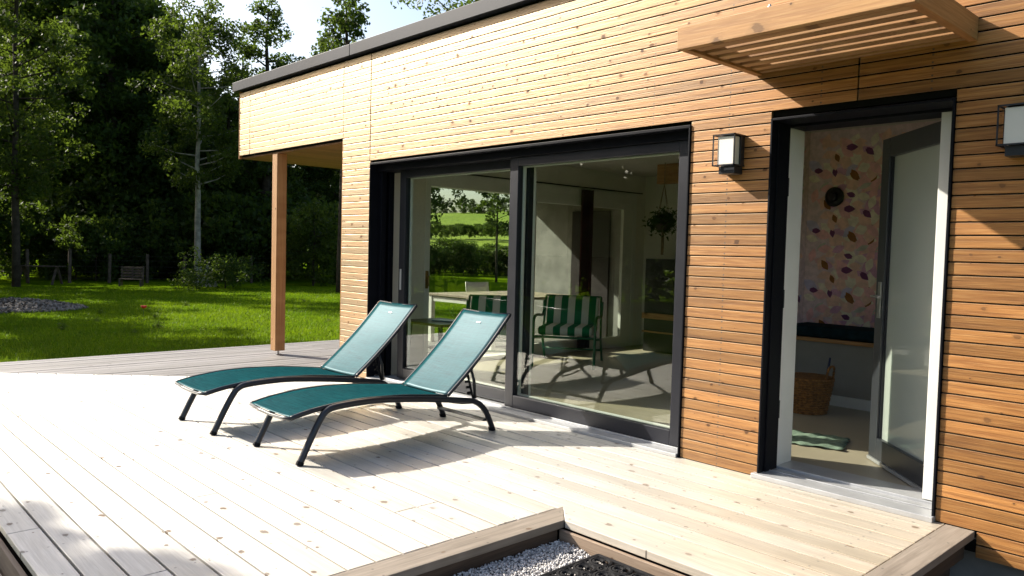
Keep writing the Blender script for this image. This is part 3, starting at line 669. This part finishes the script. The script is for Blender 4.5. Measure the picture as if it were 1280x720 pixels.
for i in range(5):
    mx, mz_ = (i % 2)*.3+rw.uniform(0, .15), i*.13
    motif.append((mx, mz_, rw.random()*6.28, rw.choice([1, 2, 8, 1]), rw.uniform(.15, .21)))
small = []
for i in range(6):
    for j in range(6):
        mi = rw.choice([1, 2, 3, 4, 7, 8, 1, 7, 2]); small.append(((i+rw.uniform(.1, .9))*.1, (j+rw.uniform(.1, .9))*.103, rw.random()*6.28, mi, rw.uniform(.13, .20)))
rw.shuffle(small)
for i, (dx_, dz_) in enumerate([(.06, .08), (.31, .03), (.50, .17), (.17, .27), (.40, .33), (.04, .43), (.28, .50), (.53, .47), (.15, .57), (.44, .57)]):
    small.append((dx_, dz_, rw.random()*6.28, 5 if i % 2 else 6, rw.uniform(.09, .14)))
for ix in range(4):
    for iz in range(4):
        ox, oz = -1.37+ix*.6, .52+iz*.62
        for (mx, mz_, a, mi, ln) in motif:
            if .6 < oz+mz_ < 2.58 and -1.25 < ox+mx < .2:
                for k in range(6): petal(ox+mx, oz+mz_, a+k*1.047, ln, ln*.34, mi if k % 2 else (7 if mi == 1 else mi))
                petal(ox+mx-.015, oz+mz_, 0, .03, .012, 5)
        for (sx, sz, a, mi, ln) in small:
            if .6 < oz+sz < 2.62 and -1.3 < ox+sx < .2: petal(ox+sx, oz+sz, a, ln, ln*(.2 if mi == 4 else .28), mi, mi == 6)
for _ in range(70):
    mi = rw.choice([1, 2, 3, 4, 7, 8, 0, 5, 6]); ln = rw.uniform(.08, .13); petal(rw.uniform(2.9, 3.14), rw.uniform(.75, 2.58), rw.random()*6.28, ln, ln*.28, mi, side=True)
wpo = wp.build('wallpaper', wmats, H)
t = thing('hall_bench', 'built in hall bench with wooden seat board under floral wallpaper', 'bench', (-.1, 2.8, .012))
m = MB(); m.box(-1.26, -.03, .60, 1.28, .49, .635); m.build('seat_board', CANO, t, bevel=.004)
m = MB(); m.box(-1.26, 0, .1, 1.28, .03, .598); m.build('front_panel', GREYP, t)
m = MB(); m.box(-1.26, -.02, 0, 1.28, .0295, .099); m.build('skirting', WHITE, t, bevel=.003)
m = MB(); m.box(-1.2, -.23, 0, 1.2, .23, .11); q = m.build('bench_cushion', plain('dark_teal_cloth', (.008, .022, .03), .9, .1, 0, .3, 12), bevel=.03, smooth=True); q.location = (-.12, 3.03, .648); tag(q, 'long dark teal cushion lying on the hall bench', 'cushion')
m = MB(); m.lathe([(.095, 0), (.1, .02), (.085, .035), (.05, .04), (.045, .08), (.03, .09)], (0, 0, 0), 24); q = m.build('wall_light', plain('black_metal', (.01, .01, .011), .3), smooth=False); q.rotation_euler.x = R(90); q.location = (-1.08, Yw-.012, 2.055); tag(q, 'round black fitting on the floral wallpaper in the hall', 'wall light')
WIC = plain('wicker', (.22, .10, .03), .6, .3, 0, .45, 40, .6)
bx, by = at(1003, 517, 2, .012)[:2]
t = thing('wicker_basket', 'brown wicker basket standing on the hall floor by the bench', 'basket', (bx-.02, by+.12, .012))
m = MB()
for i in range(15):
    z = .012+i*.022; r = .165+.05*(i/14)
    m.tube([((r+.006*((k+i) % 2))*math.cos(k*.2618), (r+.006*((k+i) % 2))*math.sin(k*.2618), z) for k in range(24)], .0125, 5, closed=True)
m.lathe([(.15, .004), (.205, .33)], (0, 0, 0), 24) ; m.build('body', WIC, t)
for s in (-1, 1):
    m = MB(); m.tube(spline([(s*.2, -.07, .32), (s*.215, -.05, .43), (s*.215, .05, .43), (s*.2, .07, .32)], 5), .011, 6); m.build('handle', WIC, t)
m = MB(); m.tube([(0, 0, 0), (.05, .02, .28)], [.02, .03], 8); m.tube([(.05, .02, .28), (.075, .03, .5)], [.012, .009], 8); q = m.build('umbrella', plain('navy_cloth', (.012, .02, .06), .6), smooth=True); q.location = (bx+.09, by+.12, .03); tag(q, 'folded dark umbrella standing in the wicker basket', 'umbrella')
# crumpled green rug
m = MB(); P = []
for i in range(15):
    P.append([(-.26+.52*j/14+.01*math.sin(i*2.1), -.22+.44*i/14+.012*math.sin(j*1.7), .006+.016*abs(math.sin(i*.9+j*.5)*math.sin(j*.8-i*.3))) for j in range(15)])
m.grid(P); q = m.build('rug', plain('sage_cloth', (.20, .27, .21), .95, .1, 0, .25, 25), solid=.006, smooth=True); q.location = (-.24, 1.2, .014); q.rotation_euler.z = .3; tag(q, 'crumpled sage green rug on the hall floor inside the door', 'rug')
# ------------------------------------------------------------------ trees
BARKD = plain('dark_bark', (.05, .04, .03), .9, .1, 0, .3, 6, .5); BARKB = plain('pale_bark', (.26, .24, .2), .8, .2, 0, .35, 5, .3)
LDK = leafmat('dark_leaves', (.018, .038, .007), (.033, .064, .010), (.07, .11, .016), .45)
LMD = leafmat('mid_leaves', (.022, .045, .007), (.042, .075, .012), (.075, .11, .016), .4)
LYL = leafmat('yellow_green_leaves', (.026, .046, .006), (.048, .075, .009), (.09, .115, .014), .42)
def tree_mesh(seed, h, rad, base, nb, per, leaf, lean=.03, bare=1.0, taper=1.0, th=.02):
    r = np.random.default_rng(seed)
    m = MB(); path = []; k = 9
    for i in range(k+1):
        z = h*.96*i/k; path.append((r.normal(0, lean)*z*.3, r.normal(0, lean)*z*.3, z-.3*(i == 0)))
    m.tube(path, [h*th*(1-.9*i/k)+.012 for i in range(k+1)], 8)
    pts = []
    for i in range(nb):
        u = (i+.5)/nb; z = h*(base+(1-base)*u*.97); q = path[min(k, int(z/(h*.96)*k))]
        prof = math.sin(math.pi*min(1, (u*.86+.14)))**.7 if taper == 1 else (1-u*.85)
        a = i*2.4+r.normal(0, .5); ln = rad*prof*r.uniform(.65, 1.15)+.15
        e = np.array([q[0]+math.cos(a)*ln, q[1]+math.sin(a)*ln, z+ln*r.uniform(.1, .6)])
        s = np.array([q[0], q[1], z]); mid = (s+e)/2+np.array([0, 0, -.06*ln])
        m.tube([s, mid, e], [h*th*.28*(1-u*.6)+.006, h*th*.16*(1-u*.6)+.005, .005], 5)
        for c in range(max(2, int(3+ln*1.6))):
            f = r.uniform(.35, 1.08); cc = s*(1-f)+e*f+r.normal(0, .16*rad, 3)*np.array([1, 1, .7]); pts.append((cc, r.uniform(.6, 1.25)*rad*.17+.12))
    N = int(per); idx = r.integers(0, len(pts), N); C = np.array([p[0] for p in pts])[idx]; sd = np.array([p[1] for p in pts])[idx]
    dv = r.normal(0, 1, (N, 3)); dv /= np.linalg.norm(dv, axis=1)[:, None]; pos = C+dv*(sd*r.random(N)**.5)[:, None]*np.array([1, 1, .75])
    a = r.normal(0, 1, (N, 3)); a /= np.linalg.norm(a, axis=1)[:, None]; bb = np.cross(a, r.normal(0, 1, (N, 3))); bb /= np.linalg.norm(bb, axis=1)[:, None]
    sz = (leaf*r.uniform(.6, 1.3, N))[:, None]
    V = np.stack([pos-a*sz, pos+bb*sz*.55, pos+a*sz, pos-bb*sz*.55], 1).reshape(-1, 3)
    return m, V, np.arange(N*4).reshape(-1, 4)
def tree(name, label, cat, loc, spec, bark, leafm, rz=0, group=None, scale=1):
    m, V, F = tree_mesh(**spec); t = thing(name, label, cat, loc, rz, group); t.scale = (scale,)*3
    m.build('trunk', bark, t, smooth=True); raw('crown', V, F, leafm, t); return t
GRP = 'trees of the wood behind the lawn'
WOODL = 'dark leafy tree standing in the shaded wood behind the lawn'
wA = tree('broadleaf_tree', WOODL, 'tree', ground(60, 47), dict(seed=1, h=17, rad=4.2, base=.16, nb=60, per=26000, leaf=.15), BARKD, LDK, 0, GRP)
wB = tree('broadleaf_tree', WOODL, 'tree', ground(140, 44), dict(seed=2, h=15, rad=3.8, base=.12, nb=56, per=24000, leaf=.15), BARKD, LDK, 1, GRP)
wC = tree('broadleaf_tree', WOODL, 'tree', ground(215, 50), dict(seed=3, h=13, rad=3.4, base=.15, nb=50, per=20000, leaf=.15), BARKD, LMD, 2, GRP)
protos = [wA, wB, wC]
for i, (px, d, pr, sc) in enumerate([(0, 52, 1, 1.15), (30, 55, 0, 1.0), (100, 54, 0, 1.05), (120, 50, 1, 1.1), (175, 52, 0, .95), (205, 45, 1, .8), (250, 54, 2, .8), (285, 48, 1, .68), (330, 52, 2, .66), (370, 47, 1, .6), (410, 52, 2, .62), (440, 46, 1, .6), (470, 56, 2, .6), (155, 60, 0, 1.1), (60, 62, 1, 1.2), (235, 62, 0, .72), (320, 60, 1, .62), (395, 60, 0, .55)]):
    dup(protos[pr], ground(px, d+rng.uniform(-1, 1)), rng.uniform(0, 6.28), scale=sc)
tree('birch_tree', 'slender pale trunked tree with light green crown at the lawn edge', 'tree', ground(247, 37), dict(seed=11, h=12.2, rad=2.3, base=.33, nb=38, per=15000, leaf=.08, lean=.02, th=.0115), BARKB, LYL)
tree('young_tree', 'yellow green tree with thin dark trunk at the left photo edge', 'tree', ground(20, 34), dict(seed=12, h=14, rad=2.2, base=.22, nb=46, per=14000, leaf=.085, lean=.015, th=.010), BARKD, LYL)
tree('tall_tree', 'open crowned tall tree rising above the roof corner', 'tree', ground(332, 43), dict(seed=13, h=14.6, rad=1.9, base=.25, nb=34, per=11000, leaf=.095, lean=.012), BARKD, LMD)
tree('tall_tree', 'small thin tree showing left of the open crowned tree above the roof', 'tree', ground(284, 45), dict(seed=14, h=11.0, rad=1.1, base=.4, nb=20, per=2600, leaf=.12, lean=.012), BARKD, LDK)
tree('tall_tree', 'loose crowned tree above the roof edge in the middle of the sky gap', 'tree', ground(428, 31), dict(seed=15, h=11.4, rad=1.45, base=.5, nb=24, per=7500, leaf=.08, lean=.008), BARKD, LMD)
tree('tall_tree', 'broad olive tinted tree rightmost above the roof edge', 'tree', ground(652, 26), dict(seed=16, h=10.4, rad=4.2, base=.5, nb=54, per=24000, leaf=.072, lean=.01), BARKD, LMD)
# understorey along the fence
sh = tree('shrub', 'dark shrub in the undergrowth below the wood', 'shrub', ground(120, 39), dict(seed=21, h=2.6, rad=1.9, base=.05, nb=24, per=5000, leaf=.10, th=.012), BARKD, LDK, 0, 'shrubs below the wood')
for px, d, sc in [(-20, 40, 1.3), (30, 42, 1.2), (75, 43, 1.2), (165, 41, 1.1), (200, 42, 1.4), (228, 40, 1.0), (270, 41, 1.5), (300, 40, 1.2), (325, 43, 1.6), (350, 44, 1.7), (445, 40, 1.4), (470, 44, 1.6), (150, 44, 1.6), (95, 40, .9), (255, 45, 1.9)]:
    dup(sh, ground(px, d), rng.uniform(0, 6.28), scale=sc)
tree('shrub', 'sunlit yellow green willow shrub behind the wooden post', 'shrub', ground(392, 36), dict(seed=22, h=3.4, rad=1.5, base=.04, nb=30, per=6000, leaf=.085, th=.012), BARKD, LYL)
tree('shrub', 'low grey green bush beside the pale trunk', 'shrub', ground(282, 33), dict(seed=23, h=1.0, rad=1.2, base=.05, nb=20, per=3000, leaf=.06, th=.012), BARKD, LDK)
tree('shrub', 'small flowering bush at the lawn edge left of the bushy clump', 'shrub', ground(246, 32), dict(seed=24, h=.55, rad=.8, base=.05, nb=16, per=1600, leaf=.045, th=.012), BARKD, LMD)
# trees left of the view, seen in the window glass and throwing the shade on the lawn and deck
SG = 'trees of the hedge beyond the left photo edge'
for i in range(11):
    f = i/10; x, y = -34+29*f+rng.uniform(-1, 1), -5-26*f+rng.uniform(-1.2, 1.2)
    dup(protos[i % 3], (x, y, GZ), i*1.3, 'leafy tree of the hedge mirrored in the window glass', (.72, .80, .86)[i % 3]*rng.uniform(.9, 1.08)*(.45 if i < 3 else .75 if i == 3 else 1), SG)
for i in range(16):
    f = i/15; x, y = -30+28*f+rng.uniform(-1, 1), -6-23*f+rng.uniform(-1, 1)
    dup(sh, (x, y, GZ), i*1.7, 'dark shrub of the hedge mirrored in the window glass', rng.uniform(1.2, 1.9), 'shrubs of the mirrored hedge')
tree('garden_tree', 'small garden tree left of the deck throwing shade on its front edge', 'tree', (-11.1, -9.62, GZ), dict(seed=41, h=10.4, rad=1.75, base=.3, nb=40, per=24000, leaf=.10), BARKD, LMD, 5.76)
for i, (x, y, sc) in enumerate([(-25.5, -6.3, .68), (-31.5, -4.0, .66), (-36, -1.0, .8)]): dup(protos[i], (x, y, GZ), i*2.2, 'leafy tree of the hedge mirrored in the window glass', sc, SG)
# far side: hedge and hillside trees seen through the living room
HG = 'hedge bushes below the far meadow'
for i in range(26):
    px = 490+i*7.5; dup(sh, ground(px, 58+rng.uniform(-4, 6)), i*1.1, 'dark hedge bush seen through the living room window', rng.uniform(.5, .85)*(1.5 if i % 7 == 3 else 1), HG)
tree('broad_tree', 'overhanging leafy tree at the left side of the window view', 'tree', ground(522, 36), dict(seed=18, h=7.6, rad=2.0, base=.42, nb=26, per=4200, leaf=.10), BARKD, LMD)
tree('slender_tree', 'slender tree with thin trunk seen through the left window pane', 'tree', ground(621, 44), dict(seed=17, h=7.0, rad=1.2, base=.42, nb=22, per=2600, leaf=.10, th=.01), BARKD, LMD)
HR = 'trees on the far ridge'
for i in range(16):
    px = 505+i*12; d = 232+rng.uniform(-12, 12)
    t_ = min(max((d-78)/200, 0), 1); g_ = ground(px, d); dup(protos[i % 3], (g_[0], g_[1], 10.5+rng.uniform(-1, .5)), i*.9, 'distant tree on the far ridge above the meadow', .32+.12*rng.random(), HR)
for i in range(14):
    px = 520+i*11; g_ = ground(px, 150+rng.uniform(-4, 4)); dup(sh, (g_[0], g_[1], 4.0+rng.uniform(-.3, .3)), i*.9, 'scrub bush in the band crossing the far meadow', .9, 'bushes across the far meadow')
# ------------------------------------------------------------------ fence and garden objects
POSTG = plain('weathered_fence_wood', (.09, .07, .055), .9, .1, 0, .3, 6, .3)
f0, f1 = np.array(ground(-20, 37.0)), np.array(ground(430, 39.0))
fn = thing('wire_fence', 'wire fence on weathered wooden posts along the wood edge', 'fence', (0, 0, GZ))
nP = 11; pts = []
for i in range(nP):
    q = f0+(f1-f0)*i/(nP-1); pts.append(q); m = MB(); m.tube([(q[0], q[1], -.1), (q[0]+rng.normal(0, .03), q[1]+rng.normal(0, .03), 1.25+rng.uniform(-.1, .15))], .065, 8); m.build('post', POSTG, fn)
m = MB()
for z in (.2, .45, .7, .95, 1.15): m.tube([(q[0], q[1], z) for q in pts], .004, 4)
m.build('wire', plain('rusty_wire', (.05, .045, .04), .7), fn)
def pallet_seat(loc, rz, label):
    t = thing('pallet_bench', label, 'bench', loc, rz); t.scale = (.68, .68, .72); m = MB()
    for i in range(4): m.box(-.62, -.35+i*.17, .38, .62, -.22+i*.17, .405)
    m.build('seat', POSTG, t)
    m = MB()
    for i in range(4): m.obox((0, .36+.03*i, .52+i*.16), (.62, 0, 0), (0, .012, .002), (0, -.01, .05))
    for x in (-.58, 0, .58): m.obox((x, .42, .72), (.04, 0, 0), (0, .02, 0), (0, .06, .38))
    m.build('backrest', POSTG, t)
    for x in (-.56, .56):
        for y in (-.3, .3): m = MB(); m.box(x-.045, y-.045, 0, x+.045, y+.045, .38); m.build('leg', POSTG, t)
    return t
g_ = ground(164, 34.5); pallet_seat(g_, R(62), 'weathered pallet wood bench at the shaded lawn edge')
g_ = ground(50, 36); t = thing('garden_table', 'dark weathered plank table in the shade by the left trunk', 'table', g_, R(50)); m = MB()
for i in range(5): m.box(-.8, -.4+i*.16, .7, .8, -.26+i*.16, .73)
m.build('top', POSTG, t)
for x in (-.65, .65):
    m = MB(); m.obox((x, -.2, .35), (.04, 0, 0), (0, .035, .015), (0, .18, .36)); m.build('leg', POSTG, t); m = MB(); m.obox((x, .2, .35), (.04, 0, 0), (0, .035, -.015), (0, -.18, .36)); m.build('leg', POSTG, t)
g_ = ground(254, 34.3); m = MB()
for i in range(6): m.box(-.45+i*.17, -.012, 0, -.35+i*.17, .012, .95)
m.box(-.46, .013, .12, .52, .05, .2); m.box(-.46, .013, .72, .52, .05, .8)
q = m.build('pallet', plain('grey_pallet_wood', (.26, .25, .23), .9)); q.location = g_; q.rotation_euler = (R(-14), R(12), R(55)); tag(q, 'grey wooden pallet leaning by the pale tree trunk', 'pallet')
# rubble heap
c = at(42, 386, 2, GZ); n = 6500; a = rng.uniform(0, 6.28, n); rr_ = np.sqrt(rng.random(n)); hp_ = np.stack([c[0]+rr_*np.cos(a)*1.2, c[1]-.5+rr_*np.sin(a)*1.7, GZ+.02+.26*(1-rr_**1.6)*rng.uniform(.5, 1, n)], 1)
v, f = stones(hp_, .02, .05); sg2 = G('rubble_stone'); r_ = sg2.n('NewGeometry').outputs['Random Per Island']
tag(raw('rubble_heap', v, f, sg2.done(sg2.pbr(sg2.mix(sg2.step(r_, 0, 1), (.05, .04, .03), (.24, .21, .18)), .9, .2))), 'low heap of stony rubble on the lawn at the left edge', 'rubble', kind='stuff')
c = at(179, 396.5, 2, GZ); t = thing('poppy', 'single red poppy standing in the lawn', 'flower', tuple(c))
m = MB(); m.tube([(0, 0, 0), (.01, .01, .22)], .004, 5); m.build('stem', plain('stem_green', (.04, .09, .02), .7), t)
m = MB(); m.lathe([(.008, .2), (.05, .225), (.07, .27), (.066, .27)], (.01, .01, 0), 10); m.build('petals', plain('poppy_red', (.55, .02, .008), .6), t, smooth=True)
n = 90; wv = np.stack([rng.normal(0, .07, n), rng.normal(0, .07, n), np.abs(rng.normal(.07, .06, n))], 1)[:, None]+rng.normal(0, 1, (n, 4, 3))*.022
WM = raw('weed', wv.reshape(-1, 3), np.arange(n*4).reshape(-1, 4), leafmat('weed_leaf', (.06, .11, .01), (.10, .15, .02), (.2, .22, .08), .4), False)
for i, (px, py) in enumerate([(122, 402), (194, 397), (198, 410), (168, 416), (77, 412), (232, 382), (380, 377), (126, 392), (352, 395), (410, 402)]):
    q = bpy.data.objects.new('weed', WM); COL.objects.link(q); q.location = at(px, py, 2, GZ); q.rotation_euler.z = i; q.scale = (rng.uniform(.4, .8),)*3
    tag(q, 'small leafy weed growing up from the lawn', 'weed', 'weeds in the lawn')
